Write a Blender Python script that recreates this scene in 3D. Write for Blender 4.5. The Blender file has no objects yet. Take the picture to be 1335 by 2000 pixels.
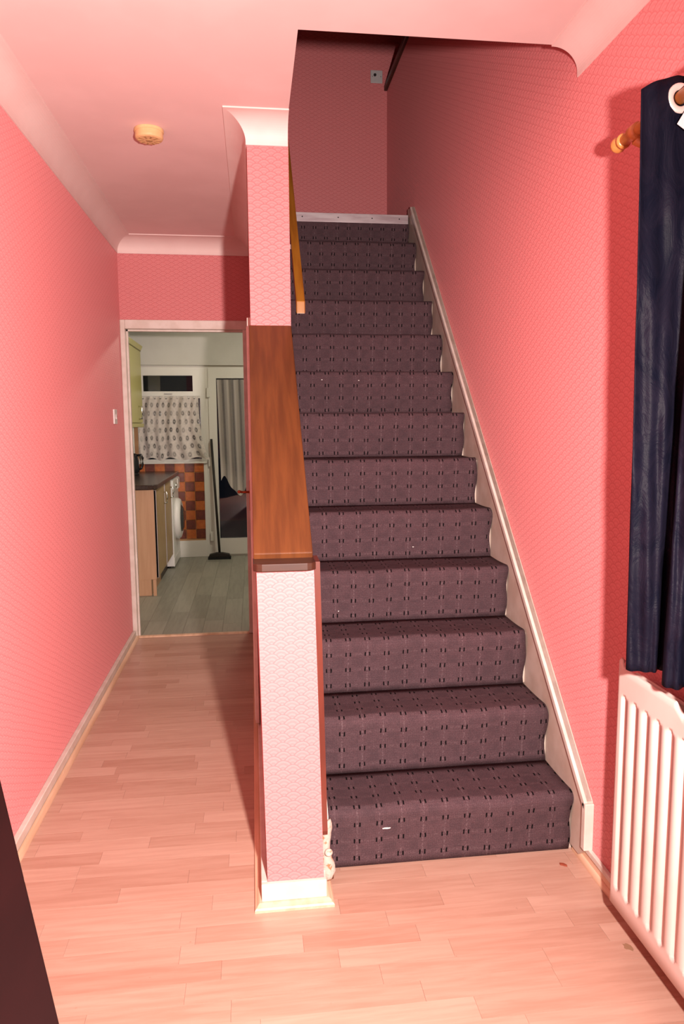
import bpy, bmesh, math, random
from mathutils import Vector, Matrix
random.seed(7)
S = bpy.context.scene
COL = S.collection
PI = math.pi

# ------------------------------------------------------------------ camera
F_PX, YAW, PITCH, ROLL, CAM_H = 1402.6, 0.1228, 0.1215, -0.0069, 1.3764
cy, sy, cp, sp = math.cos(YAW), math.sin(YAW), math.cos(PITCH), math.sin(PITCH)
Fw = Vector((sy * cp, cy * cp, -sp)); Rt = Vector((cy, -sy, 0)); Up = Rt.cross(Fw)
cr, sr = math.cos(ROLL), math.sin(ROLL)
R2 = cr * Rt + sr * Up; U2 = -sr * Rt + cr * Up
cam = bpy.data.cameras.new('camera'); camo = bpy.data.objects.new('camera', cam)
COL.objects.link(camo); S.camera = camo
cam.sensor_fit = 'VERTICAL'; cam.sensor_height = 36; cam.lens = F_PX * 36 / 2000; cam.clip_start = 0.02
M = Matrix((R2, U2, -Fw)).transposed().to_4x4(); M.translation = (0, 0, CAM_H); camo.matrix_world = M

# ------------------------------------------------------------------ world, flash, exposure
w = bpy.data.worlds.new('world'); S.world = w; w.use_nodes = True
w.node_tree.nodes['Background'].inputs[0].default_value = (0.01, 0.012, 0.018, 1)
w.node_tree.nodes['Background'].inputs[1].default_value = 0.3
fl = bpy.data.lights.new('camera_flash', 'SPOT'); fl.spot_size = math.radians(140); fl.spot_blend = 1.0; fl.energy = 680; fl.color = (1.0, 0.83, 0.77); fl.shadow_soft_size = 0.03
flo = bpy.data.objects.new('camera_flash', fl); COL.objects.link(flo); flo.location = (0.27, 0.0, 1.45); flo.rotation_euler = (math.radians(90 - 11), 0, math.radians(17))
v = S.view_settings; v.view_transform = 'Standard'; v.look = 'None'; v.gamma = 1; v.exposure = 0.0; v.use_curve_mapping = False

# ------------------------------------------------------------------ node helpers
class E:
    """tiny expression wrapper over shader math nodes"""
    def __init__(s, t, o): s.t, s.o = t, o
    def op(s, k, *a):
        n = s.t.nodes.new('ShaderNodeMath'); n.operation = k
        for i, x in enumerate((s,) + a):
            if isinstance(x, E): s.t.links.new(x.o, n.inputs[i])
            else: n.inputs[i].default_value = x
        return E(s.t, n.outputs[0])
    def __add__(s, b): return s.op('ADD', b)
    def __sub__(s, b): return s.op('SUBTRACT', b)
    def __mul__(s, b): return s.op('MULTIPLY', b)
    def __truediv__(s, b): return s.op('DIVIDE', b)
    def floor(s): return s.op('FLOOR')
    def fract(s): return s.op('FRACT')
    def abs(s): return s.op('ABSOLUTE')
    def lt(s, b): return s.op('LESS_THAN', b)
    def sqrt(s): return s.op('SQRT')
    def cos(s): return s.op('COSINE')
    def sin(s): return s.op('SINE')
    def clamp(s):
        r = s.op('ADD', 0.0); r.o.node.use_clamp = True; return r
    def smooth(s, a, b):
        n = s.t.nodes.new('ShaderNodeMapRange'); n.interpolation_type = 'SMOOTHSTEP'
        s.t.links.new(s.o, n.inputs[0]); n.inputs[1].default_value = a; n.inputs[2].default_value = b
        n.inputs[3].default_value = 0; n.inputs[4].default_value = 1
        return E(s.t, n.outputs[0])
def lerp(a, b, f): return a + (b - a) * f

MATS = {}
def mat(name, rgb, rough=0.6, spec=0.4, metal=0.0, **k):
    m = bpy.data.materials.new(name); m.use_nodes = True; t = m.node_tree
    b = t.nodes['Principled BSDF']
    b.inputs['Base Color'].default_value = (*rgb, 1); b.inputs['Roughness'].default_value = rough
    b.inputs['Specular IOR Level'].default_value = spec; b.inputs['Metallic'].default_value = metal
    for a, x in k.items(): b.inputs[a.replace('_', ' ')].default_value = x
    MATS[name] = m
    return m
def bsdf(m): return m.node_tree, m.node_tree.nodes['Principled BSDF']
def noise(t, vec, scale, detail=3, rough=0.55, dist=0):
    n = t.nodes.new('ShaderNodeTexNoise'); n.inputs['Scale'].default_value = scale
    n.inputs['Detail'].default_value = detail; n.inputs['Roughness'].default_value = rough; n.inputs['Distortion'].default_value = dist
    if vec is not None: t.links.new(vec, n.inputs['Vector'])
    return E(t, n.outputs['Fac'])
def pos(t):
    g = t.nodes.new('ShaderNodeNewGeometry'); return g.outputs['Position'], g
def mapped(t, vec, sc):
    n = t.nodes.new('ShaderNodeMapping'); n.inputs['Scale'].default_value = sc; t.links.new(vec, n.inputs['Vector']); return n.outputs[0]
def mix(t, fac, a, b):
    n = t.nodes.new('ShaderNodeMix'); n.data_type = 'RGBA'
    if isinstance(fac, E): t.links.new(fac.o, n.inputs[0])
    else: n.inputs[0].default_value = fac
    for x, i in ((a, 6), (b, 7)):
        if isinstance(x, tuple): n.inputs[i].default_value = (*x, 1)
        else: t.links.new(x, n.inputs[i])
    return n.outputs[2]
def bump(t, b, h, strength, dist):
    n = t.nodes.new('ShaderNodeBump'); n.inputs['Strength'].default_value = strength; n.inputs['Distance'].default_value = dist
    t.links.new(h.o, n.inputs['Height']); t.links.new(n.outputs[0], b.inputs['Normal'])
def varied(name, a, bcol, scale, rough=0.6, spec=0.4, stretch=(1, 1, 1), detail=4, lo=.35, hi=.65, bmp=0.0, **k):
    m = mat(name, a, rough, spec, **k); t, b = bsdf(m); p, _ = pos(t)
    n = noise(t, mapped(t, p, stretch), scale, detail)
    t.links.new(mix(t, n.smooth(lo, hi), a, bcol), b.inputs['Base Color'])
    if bmp: bump(t, b, n, bmp, 0.004)
    return m

# wallpaper with embossed overlapping scallops
def wallpaper(name, lo, hi, R=0.027):
    m = mat(name, lo, 0.55, 0.3); t, b = bsdf(m); p, g = pos(t)
    sx = t.nodes.new('ShaderNodeSeparateXYZ'); t.links.new(p, sx.inputs[0])
    sn = t.nodes.new('ShaderNodeSeparateXYZ'); t.links.new(g.outputs['True Normal'], sn.inputs[0])
    X, Y, Z = (E(t, sx.outputs[i]) for i in range(3)); NX, NY = E(t, sn.outputs[0]).abs(), E(t, sn.outputs[1]).abs()
    u = X * NY + Y * NX; h = R * 0.5
    wob = noise(t, p, 16.0, 3) * 0.009
    u = u + wob; vv = Z + wob + 5.0
    j0 = (vv / h).floor()
    def cand(dj):
        j = j0 + float(dj)
        off = (j * 0.5).fract() * 2.0 * R
        du = ((((u + 10.0 - off) / (2 * R)).fract()) - 0.5).abs() * (2 * R)
        du = du * -1.0 + R
        dv = vv - j * h
        return (du * du + dv * dv).sqrt() / R
    d0, d1, d2 = cand(-1), cand(0), cand(1)
    i1 = d1.lt(1.0); D = lerp(d2, d1, i1); i0 = d0.lt(1.0); D = lerp(D, d0, i0)
    ring = (D * (2 * PI * 2.5)).cos() * 0.5 + 0.5
    edge = D.smooth(0.8, 1.0)
    n2 = noise(t, p, 260.0, 2)
    hgt = ring * 0.7 - edge * 0.6 + n2 * 0.35
    fac = (ring * 0.42 - edge * 0.55 + n2 * 0.45 + 0.20).clamp()
    t.links.new(mix(t, fac, lo, hi), b.inputs['Base Color'])
    bump(t, b, hgt, 0.26, 0.0028)
    # deeply embossed paper: rough relief throws light back towards the lamp at grazing angles
    b.inputs['Diffuse Roughness'].default_value = 0.42
    return m
wallpaper('wallpaper', (0.58, 0.168, 0.174), (0.725, 0.262, 0.265))
varied('ceiling_paint', (0.80, 0.59, 0.57), (0.76, 0.55, 0.53), 3.0, 0.8, 0.2, bmp=.05)
varied('white_gloss', (0.72, 0.64, 0.58), (0.64, 0.55, 0.48), 14.0, 0.35, 0.45)
varied('coving_paint', (0.80, 0.63, 0.60), (0.77, 0.59, 0.56), 5.0, 0.6, 0.3)
varied('string_white_shaded', (0.58, 0.48, 0.41), (0.50, 0.39, 0.32), 9.0, 0.4, 0.4)  # same white paint as the moulding, its grazing-light shade put into the colour
varied('radiator_paint', (0.70, 0.55, 0.50), (0.66, 0.50, 0.45), 6.0, 0.3, 0.5)
varied('filler', (0.52, 0.44, 0.38), (0.38, 0.18, 0.09), 38.0, 0.7, 0.2, lo=.50, hi=.60, bmp=.6)
varied('beading_wood', (0.78, 0.52, 0.36), (0.62, 0.38, 0.24), 20.0, 0.4, 0.4, stretch=(1, .1, 1))
varied('cream_beading', (0.60, 0.47, 0.35), (0.52, 0.38, 0.26), 30.0, 0.4, 0.4)
varied('capping_wood', (0.130, 0.042, 0.012), (0.090, 0.028, 0.009), 11.0, 0.4, 0.3, stretch=(4.5, .35, .35), detail=8, lo=.3, hi=.7)
varied('mahogany', (0.15, 0.030, 0.018), (0.10, 0.020, 0.012), 12.0, 0.35, 0.45, stretch=(1, 1, .15))
varied('dark_cap_wood', (0.055, 0.018, 0.009), (0.035, 0.011, 0.006), 12.0, 0.4, 0.4, stretch=(.3, 2, 2))
varied('rail_wood', (0.36, 0.145, 0.018), (0.28, 0.10, 0.012), 14.0, 0.3, 0.5, stretch=(4, .3, .3))
varied('rod_wood', (0.62, 0.28, 0.085), (0.50, 0.20, 0.05), 20.0, 0.3, 0.5)
varied('cabinet_dark', (0.012, 0.0035, 0.0035), (0.009, 0.003, 0.003), 8.0, 0.6, 0.08, stretch=(1, .2, 1))
varied('old_plastic', (0.72, 0.48, 0.24), (0.66, 0.40, 0.19), 20.0, 0.45, 0.4)
mat('old_plastic_dark', (0.40, 0.23, 0.10), 0.6)
mat('white_plastic', (0.82, 0.80, 0.76), 0.35)
mat('grey_plastic', (0.52, 0.50, 0.50), 0.5)
mat('slot_dark', (0.02, 0.015, 0.015), 0.8)
varied('aluminium', (0.80, 0.74, 0.76), (0.60, 0.50, 0.53), 30.0, 0.38, 0.5, stretch=(.15, 1, 1), metal=0.75)
mat('copper', (0.42, 0.12, 0.05), 0.35, 0.5, 0.6)
mat('chrome', (0.75, 0.74, 0.72), 0.2, 0.5, 1.0)
mat('eyelet_metal', (0.85, 0.66, 0.60), 0.3, 0.5, 0.4)
mat('tag_cloth', (0.50, 0.48, 0.50), 0.8)
mat('subfloor', (0.25, 0.17, 0.12), 0.8)
mat('dark_dust', (0.05, 0.035, 0.03), 0.9)
mat('lint', (0.85, 0.8, 0.76), 0.9)
mat('dead_leaf', (0.28, 0.06, 0.03), 0.7)
mat('stain_brown', (0.30, 0.17, 0.10), 0.6)
varied('kitchen_wall_paint', (0.62, 0.61, 0.57), (0.58, 0.57, 0.53), 3.0, 0.8, 0.2)
mat('upvc', (0.74, 0.73, 0.68), 0.3)
mat('grout', (0.50, 0.28, 0.14), 0.8)
varied('tile_orange', (0.52, 0.135, 0.022), (0.44, 0.10, 0.015), 30.0, 0.3, 0.5)
varied('tile_brown', (0.17, 0.030, 0.012), (0.12, 0.02, 0.008), 30.0, 0.3, 0.5)
varied('beech', (0.62, 0.36, 0.21), (0.57, 0.32, 0.18), 18.0, 0.45, 0.4, stretch=(3, 1, .15))
varied('door_beige', (0.44, 0.30, 0.15), (0.40, 0.26, 0.12), 12.0, 0.4, 0.4)
mat('grey_edge', (0.40, 0.36, 0.36), 0.4, 0.5, 0.3)
varied('worktop_brown', (0.035, 0.020, 0.017), (0.055, 0.03, 0.024), 60.0, 0.25, 0.5)
mat('lime_door', (0.55, 0.50, 0.19), 0.4)
mat('lime_dark', (0.20, 0.17, 0.05), 0.5)
mat('appliance_white', (0.78, 0.77, 0.74), 0.3)
mat('black_plastic', (0.012, 0.012, 0.014), 0.25)
mat('broom_dark', (0.02, 0.016, 0.014), 0.6)
mat('bristle_dark', (0.016, 0.017, 0.019), 0.9)
m = mat('glass', (0.9, 0.92, 0.92), 0.02, 0.5); bsdf(m)[1].inputs['Transmission Weight'].default_value = 1.0
m = mat('wm_glass', (0.05, 0.05, 0.055), 0.08, 0.6)
m = mat('lamp_glow', (0.9, 0.9, 0.9), 0.5); b = bsdf(m)[1]
b.inputs['Emission Color'].default_value = (1.0, 0.92, 0.74, 1); b.inputs['Emission Strength'].default_value = 98.0

# laminate strips, each strip a little different
def plank_mat(name, a, bcol, dark, stretch, rough, rnd=1.0):
    m = mat(name, a, rough, 0.45); t, b = bsdf(m); p, _ = pos(t)
    oi = t.nodes.new('ShaderNodeObjectInfo'); r = E(t, oi.outputs['Random'])
    add = t.nodes.new('ShaderNodeVectorMath'); add.operation = 'ADD'; t.links.new(p, add.inputs[0])
    cx = t.nodes.new('ShaderNodeCombineXYZ'); t.links.new((r * 37.0).o, cx.inputs[0]); t.links.new((r * 91.0).o, cx.inputs[1]); t.links.new(cx.outputs[0], add.inputs[1])
    n = noise(t, mapped(t, add.outputs[0], stretch), 7.0, 7, 0.62, 0.4)
    n2 = noise(t, p, 1.3, 3)
    f = (n.smooth(.3, .72) * 0.55 + (r - 0.35) * 0.75 * rnd + n2 * 0.25).clamp()
    c = mix(t, f, a, bcol)
    sp_ = noise(t, p, 55.0, 2).smooth(.74, .80) * 0.5
    t.links.new(mix(t, sp_, c, dark), b.inputs['Base Color'])
    return m
plank_mat('laminate', (0.54, 0.340, 0.262), (0.41, 0.222, 0.160), (0.25, 0.14, 0.09), (.55, 7, 1), 0.34)
plank_mat('grey_vinyl', (0.36, 0.35, 0.29), (0.24, 0.235, 0.19), (0.16, 0.16, 0.13), (6, .5, 1), 0.45, 1.0)

# stair carpet: woven squares with pairs of dark tufts, laid out in metres along the carpet
def carpet():
    m = mat('stair_carpet', (0.15, 0.12, 0.13), 0.95, 0.1); t, b = bsdf(m); p, _ = pos(t)
    uv = t.nodes.new('ShaderNodeUVMap'); uv.uv_map = 'UVMap'
    s = t.nodes.new('ShaderNodeSeparateXYZ'); t.links.new(uv.outputs[0], s.inputs[0])
    U, V = E(t, s.outputs[0]), E(t, s.outputs[1])
    jit = (noise(t, uv.outputs[0], 60.0, 2) - 0.5)
    gu, gv = 0.070, 0.060
    Uj = U + jit * 0.004; Vj = V + jit * 0.006
    cu = (Uj / gu).fract() - 0.5; cv = (Vj / gv).fract() - 0.5
    au = cu.abs() * gu; av = cv.abs() * gv
    dash = (au - 0.0080).abs().smooth(0.0030, 0.0016) * av.smooth(0.0095, 0.0065)
    vline = au.smooth(0.0035, 0.0012); hline = av.smooth(0.0042, 0.002)
    fl1 = noise(t, p, 300.0, 3, 0.7); fl2 = noise(t, p, 520.0, 1)
    fleck = fl2.smooth(.60, .74)
    blotch = noise(t, p, 5.0, 4); blk = noise(t, mapped(t, uv.outputs[0], (1 / gu, 1 / gv, 1)), 0.9, 2)
    weave = ((U / 0.0065).fract() - 0.5).abs() * 0.6 + ((V / 0.009).fract() - 0.5).abs() * 0.5
    ins = (au.smooth(.012, .016)) * (av.smooth(.006, .010))
    c = mix(t, (fl1.smooth(.3, .7) * 0.6 + weave * 0.5).clamp(), (0.056, 0.031, 0.037), (0.112, 0.065, 0.073))
    c = mix(t, (ins * blk.smooth(.40, .60) * 0.30).clamp(), c, (0.040, 0.026, 0.031))
    brk = noise(t, p, 150.0, 2).smooth(.45, .62)
    c = mix(t, ((vline * 0.32 + hline * 0.13) * brk + fleck * 0.35).clamp(), c, (0.22, 0.155, 0.165))
    c = mix(t, blotch.smooth(.45, .75) * 0.25, c, (0.045, 0.030, 0.034))
    c = mix(t, dash, c, (0.003, 0.0025, 0.003))
    t.links.new(c, b.inputs['Base Color'])
    bump(t, b, fl1 * 0.8 + fl2 * 0.6 - dash * 0.8, 0.5, 0.003)
carpet()

def navy():
    m = mat('navy_cloth', (0.016, 0.021, 0.045), 0.5, 0.35); t, b = bsdf(m); p, _ = pos(t)
    b.inputs['Specular IOR Level'].default_value = 0.06
    n = noise(t, mapped(t, p, (1, 1, .55)), 14.0, 5, 0.6, 1.5); n3 = noise(t, p, 500.0, 2)
    t.links.new(mix(t, n.smooth(.3, .7), (0.0040, 0.0042, 0.010), (0.0085, 0.0070, 0.014)), b.inputs['Base Color'])
    bump(t, b, n * 1.0 + n3 * 0.04, 0.55, 0.012)
navy()

def lace(name, pattern, dens):
    m = mat(name, (0.66, 0.60, 0.56), 0.9, 0.1); t, b = bsdf(m)
    uv = t.nodes.new('ShaderNodeUVMap'); uv.uv_map = 'UVMap'
    s = t.nodes.new('ShaderNodeSeparateXYZ'); t.links.new(uv.outputs[0], s.inputs[0])
    U, V = E(t, s.outputs[0]), E(t, s.outputs[1])
    if pattern:
        j = (V / 0.085).floor(); cu = ((U / 0.07 + j * 0.5).fract() - 0.5) * 0.07; cv = ((V / 0.085).fract() - 0.5) * 0.085
        d = (cu * cu * 2.6 + cv * cv).sqrt()
        hole = d.smooth(0.034, 0.018) * (d.smooth(0.004, 0.012) * 0.7 + 0.3)
        nz = noise(t, uv.outputs[0], 40.0, 3); big = noise(t, uv.outputs[0], 5.0, 2).smooth(.35, .65)
        a = hole * (big * -0.35 - 0.35) + dens + (nz - 0.5) * 0.5
    else:
        a = ((U * 24.0).sin() * 0.22) + ((U * 61.0).sin() * 0.08) + dens + V.smooth(.35, .05) * 0.2
    tr = t.nodes.new('ShaderNodeBsdfTransparent'); mx = t.nodes.new('ShaderNodeMixShader')
    t.links.new(a.clamp().o, mx.inputs[0]); t.links.new(tr.outputs[0], mx.inputs[1]); t.links.new(b.outputs[0], mx.inputs[2])
    t.links.new(mx.outputs[0], t.nodes['Material Output'].inputs[0])
lace('lace', True, 0.86); lace('net', False, 0.48)

# ------------------------------------------------------------------ mesh helpers
def box(bm, x0, x1, y0, y1, z0, z1):
    vs = [bm.verts.new((x, y, z)) for x in (x0, x1) for y in (y0, y1) for z in (z0, z1)]
    for f in ((0, 1, 3, 2), (4, 6, 7, 5), (0, 4, 5, 1), (2, 3, 7, 6), (0, 2, 6, 4), (1, 5, 7, 3)):
        bm.faces.new([vs[i] for i in f])
    return bm
def B(*a): return box(bmesh.new(), *a)
def prism(bm, pts, a0, a1, axis='x', skew=None):
    """polygon pts in the two other axes, extruded along axis; skew(p, side) shifts"""
    def mk(p, a, sd):
        if skew: a = a + skew(p, sd)
        return {'x': (a, p[0], p[1]), 'y': (p[0], a, p[1]), 'z': (p[0], p[1], a)}[axis]
    A = [bm.verts.new(mk(p, a0, 0)) for p in pts]; Bv = [bm.verts.new(mk(p, a1, 1)) for p in pts]
    n = len(pts)
    bm.faces.new(A); bm.faces.new(Bv[::-1])
    for i in range(n): bm.faces.new((A[i], Bv[i], Bv[(i + 1) % n], A[(i + 1) % n]))
    return bm
def P(pts, a0, a1, axis='x', skew=None): return prism(bmesh.new(), pts, a0, a1, axis, skew)
def lathe(bm, prof, seg=24, M=None):
    rings = []
    for r, z in prof:
        rings.append([bm.verts.new((r * math.cos(2 * PI * i / seg), r * math.sin(2 * PI * i / seg), z)) for i in range(seg)])
    new = [x for r in rings for x in r]
    for a, b_ in zip(rings, rings[1:]):
        for i in range(seg): bm.faces.new((a[i], a[(i + 1) % seg], b_[(i + 1) % seg], b_[i]))
    bm.faces.new(rings[0][::-1]); bm.faces.new(rings[-1])
    if M is not None: bmesh.ops.transform(bm, matrix=M, verts=new)
    return bm
def tube(bm, pts, r, seg=10, closed=False):
    pts = [Vector(p) for p in pts]; n = len(pts); rings = []
    for i, p in enumerate(pts):
        a = pts[(i - 1) % n] if (closed or i > 0) else p; c = pts[(i + 1) % n] if (closed or i < n - 1) else p
        d = (c - a).normalized(); u = d.cross(Vector((0, 0, 1)))
        if u.length < 1e-3: u = d.cross(Vector((1, 0, 0)))
        u.normalize(); w_ = d.cross(u); rr = r[i] if isinstance(r, (list, tuple)) else r
        rings.append([bm.verts.new(p + rr * (math.cos(2 * PI * k / seg) * u + math.sin(2 * PI * k / seg) * w_)) for k in range(seg)])
    prs = list(zip(rings, rings[1:])) + ([(rings[-1], rings[0])] if closed else [])
    for a, b_ in prs:
        for k in range(seg): bm.faces.new((a[k], a[(k + 1) % seg], b_[(k + 1) % seg], b_[k]))
    if not closed: bm.faces.new(rings[0][::-1]); bm.faces.new(rings[-1])
    return bm
def grid(bm, nu, nv, f, uvf=None):
    L = bm.loops.layers.uv.new('UVMap') if uvf else None
    vs = [[bm.verts.new(f(i / nu, j / nv)) for j in range(nv + 1)] for i in range(nu + 1)]
    for i in range(nu):
        for j in range(nv):
            q = ((i, j), (i + 1, j), (i + 1, j + 1), (i, j + 1))
            fc = bm.faces.new([vs[a][c] for a, c in q])
            if L:
                for lp, (a, c) in zip(fc.loops, q): lp[L].uv = uvf(a / nu, c / nv)
    return bm
def obj(name, bm, mt, parent=None, bevel=0.0, smooth=False, recalc=True, seg=2):
    if recalc: bmesh.ops.recalc_face_normals(bm, faces=bm.faces)
    me = bpy.data.meshes.new(name); bm.to_mesh(me); bm.free()
    me.materials.append(MATS[mt])
    o = bpy.data.objects.new(name, me); COL.objects.link(o)
    if parent: o.parent = parent
    if smooth:
        for p_ in me.polygons: p_.use_smooth = True
    if bevel:
        bv = o.modifiers.new('bevel', 'BEVEL'); bv.width = bevel; bv.segments = seg; bv.limit_method = 'ANGLE'; bv.angle_limit = 0.6
    return o
def tag(o, label, cat, group=None):
    o['label'] = label; o['category'] = cat
    if group: o['group'] = group
    return o
def thing(name, label, cat, loc=(0, 0, 0), group=None):
    o = bpy.data.objects.new(name, None); COL.objects.link(o); o.location = loc; o.empty_display_size = .05
    return tag(o, label, cat, group)
def struct(name, bm, mt, label, parent=None, **k):
    o = obj(name, bm, mt, parent, **k); o['kind'] = 'structure'; o['label'] = label
    return o
def part(name, bm, mt, parent, **k):
    """mesh given in world coordinates, parented to a thing that may stand elsewhere"""
    off = Vector(); q_ = parent
    while q_: off += q_.location; q_ = q_.parent
    if off.length > 0: bmesh.ops.translate(bm, verts=bm.verts, vec=-off)
    return obj(name, bm, mt, parent, **k)
def label(o, t): o['label'] = t; return o

# ------------------------------------------------------------------ dimensions
XL, XR = -0.80, 1.015                 # hall side walls
ZC, ZCB = 2.516, 2.440                # ceiling, bottom of coving
YD = 4.706                            # wall with kitchen doorway
YF = -3.6                             # wall behind the photographer
XW0, XW1 = 0.003, 0.160               # partition beside the stairs
YP = 2.890                            # full-height part of the partition starts here
YO, XO = 2.239, 0.157                 # edge of the stairwell opening in the ceiling
YS, RISE, GO, NST = 2.079, 0.2042, 0.2079, 13
ZL = RISE * NST                       # landing
YB = 5.414                            # landing back wall
KY = 7.60                             # kitchen far wall
KX0, KX1 = -1.40, 1.00

# ------------------------------------------------------------------ hall structure
fb = B(XL - .1, XR + .1, YF, YD, -.06, -.010)
floor = struct('floor', fb, 'subfloor', 'pale pinkish wood laminate floor of the hallway')
sheet = obj('laminate_sheet', B(XL, XR, YF, 1.0, -.010, 0), 'laminate', floor)
unit = bmesh.new(); box(unit, 0, 1, 0, 1, -.010, 0); me_unit = bpy.data.meshes.new('floor_strip'); bmesh.ops.recalc_face_normals(unit, faces=unit.faces); unit.to_mesh(me_unit); unit.free(); me_unit.materials.append(MATS['laminate'])
y = 1.0; row = 0
W = 0.0667
while y < YD - .001:
    y1 = min(y + W, YD); g = 0.0011 if row % 3 == 2 else 0.0004
    x1lim = XR - .005 if y < YS + 0.02 else XW0 + .03
    x = XL + .005 - random.uniform(0, .38)
    while x < x1lim:
        Lx = random.choice((.29, .34, .40, .45, .50)) * random.uniform(.92, 1.08)
        a, c = max(x, XL + .005), min(x + Lx, x1lim)
        if c - a > .015:
            o = bpy.data.objects.new('floor_strip', me_unit); COL.objects.link(o); o.parent = floor
            o.location = (a, y, random.uniform(-.00035, 0)); o.scale = (c - a - .0005, y1 - y - g, 1)
        x += Lx
    y = y1; row += 1

cb = bmesh.new(); box(cb, XL - .1, XO, YF, YD + .1, ZC, ZC + .13); box(cb, XO, XR + .1, YF, YO, ZC, ZC + .13)
struct('ceiling', cb, 'ceiling_paint', 'pinkish painted hallway ceiling cut away above the stairs')
struct('wall_left', B(XL - .1, XL, YF, YD + .1, -.02, ZC), 'wallpaper', 'pink scalloped wallpaper wall on the left side of the hall')
struct('wall_front', B(XL - .1, XR + .1, YF - .1, YF, -.02, ZC), 'wallpaper', 'pink wall behind the photographer')
struct('wall_right', B(XR, XR + .1, YF, YB, -.02, 3.752), 'wallpaper', 'pink scalloped wallpaper wall beside the stairs')
DX0, DX1, DZ = -0.770, -0.047, 1.975   # doorway opening
struct('wall_back', B(XL, XW0, YD, YD + .10, DZ + .055, ZC), 'wallpaper', 'pink wall above the kitchen doorway')

# partition: low papered wall with a sloping top, full height behind
sl = (1.742 - 1.000) / (YP - 1.99)
pp = [(1.935, -.02), (YD, -.02), (YD, ZC), (YP, ZC), (YP, 1.742), (1.99, 1.000), (1.935, 0.985)]
lean = lambda p, sd: (0.014 if sd == 0 else .020) * max(0, 1 - p[1]) if p[1] < 1 and p[0] < 2.5 else 0
ws = bmesh.new()
prism(ws, pp, XW0, XW1, 'x', lean)
struct('wall_stair', ws, 'wallpaper', 'papered partition wall between hallway and stairs with sloping top')

# coving -----------------------------------------------------------
def cove(name, lab, ends, n=14):
    """ends(s) -> (p0, p1) horizontal positions for a profile point that is s of the way out from the wall"""
    prof = [(0.0, ZCB - .012), (0.05, ZCB - .012), (0.05, ZCB)]
    for i in range(n + 1):
        a = PI / 2 * i / n
        s_ = 1 - math.cos(a); prof.append((0.05 + s_ * .93, ZCB + (ZC - ZCB - .005) * math.sin(a)))
    prof += [(0.98, ZC - .005), (1.05, ZC - .005), (1.05, ZC), (0.0, ZC)]
    bm = bmesh.new(); A = []; C = []
    for s_, z in prof:
        p0, p1 = ends(s_); A.append(bm.verts.new((*p0, z))); C.append(bm.verts.new((*p1, z)))
    k = len(prof)
    for i in range(k): bm.faces.new((A[i], A[(i + 1) % k], C[(i + 1) % k], C[i]))
    bm.faces.new(A); bm.faces.new(C[::-1])
    return struct(name, bm, 'coving_paint', lab)
dl, db, ds, df, dr = .090, .120, .080, .115, .084
cove('trim_1', 'concave white coving along the left wall', lambda s: ((XL + dl * s, YF), (XL + dl * s, YD - db * s)))
cove('trim_2', 'concave white coving above the kitchen doorway', lambda s: ((XL + dl * s, YD - db * s), (XW0 - ds * s, YD - db * s)))
cove('trim_3', 'concave white coving along the partition wall', lambda s: ((XW0 - ds * s, YD - db * s), (XW0 - ds * s, YP - df * s)))
cove('trim_4', 'bright white coving across the front of the partition pillar', lambda s: ((XW0 - ds * s, YP - df * s), (XW1 - .002, YP - df * s)))
cove('trim_5', 'white coving on the right wall, cut off at the stairwell', lambda s: ((XR - dr * s, YF), (XR - dr * s, YO)))

# skirtings and beadings -------------------------------------------
def quad(r, n=6): return [(0, 0)] + [(r * math.cos(PI / 2 * i / n), r * math.sin(PI / 2 * i / n)) for i in range(n + 1)]
bl = struct('baseboard_left', B(XL, XL + .021, YF, YD - .02, .004, .050), 'white_gloss', 'low pinkish white skirting board along the left wall', bevel=.003)
obj('beading', P([(XL + .0225 + a, c) for a, c in quad(.0175)], YF, YD - .02, 'y'), 'beading_wood', bl)
bs = bmesh.new()
box(bs, -.002, XW1 + .026, 1.920, 1.936, 0.012, .072); 
bst = struct('baseboard_stair', bs, 'white_gloss', 'white skirting block around the foot of the partition wall', bevel=.003)
obj('side_skirting', B(-.002, .016, 1.936, YD - .03, 0.012, .072), 'white_gloss', bst, bevel=.003)
obj('side_skirting', B(XW1 + .004, XW1 + .026, 1.936, 1.985, 0.012, .066), 'white_gloss', bst, bevel=.003)
def bead_run(name, fn, mt):
    pr = [(0, 0), (1, 0), (1, .35), (.8, .55), (.62, .62), (.55, .85), (.3, 1), (0, 1)]
    bm = bmesh.new(); A = []; C = []
    for s_, h in pr:
        p0, p1 = fn(s_); A.append(bm.verts.new((*p0, .022 * h))); C.append(bm.verts.new((*p1, .022 * h)))
    k = len(pr)
    for i in range(k): bm.faces.new((A[i], A[(i + 1) % k], C[(i + 1) % k], C[i]))
    bm.faces.new(A); bm.faces.new(C[::-1]); return obj(name, bm, mt, bst)
q = .020
bead_run('front_beading', lambda s: ((-.002 - q * s, 1.920 - q * s), (XW1 + .026 + q * s, 1.920 - q * s)), 'cream_beading')
bead_run('side_beading', lambda s: ((-.002 - q * s, 1.920 - q * s), (-.002 - q * s, YD - .03)), 'beading_wood')
bead_run('side_beading', lambda s: ((XW1 + .026 + q * s, 1.920 - q * s), (XW1 + .026 + q * s, 2.02)), 'beading_wood')
br = struct('baseboard_right', B(XR - .007, XR, YF, 2.07, 0, .040), 'beading_wood', 'thin worn skirting strip along the right wall under the radiator')
obj('beading', P([(XR - .007 - a * .45, c) for a, c in quad(.020)], YF, 2.075, 'y'), 'beading_wood', br)
obj('loose_strip', P([(1.80, .046), (2.06, .046), (2.06, .066), (1.83, .064), (1.79, .055)], XR - .013, XR, 'x'), 'white_gloss', br, bevel=.002)

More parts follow.
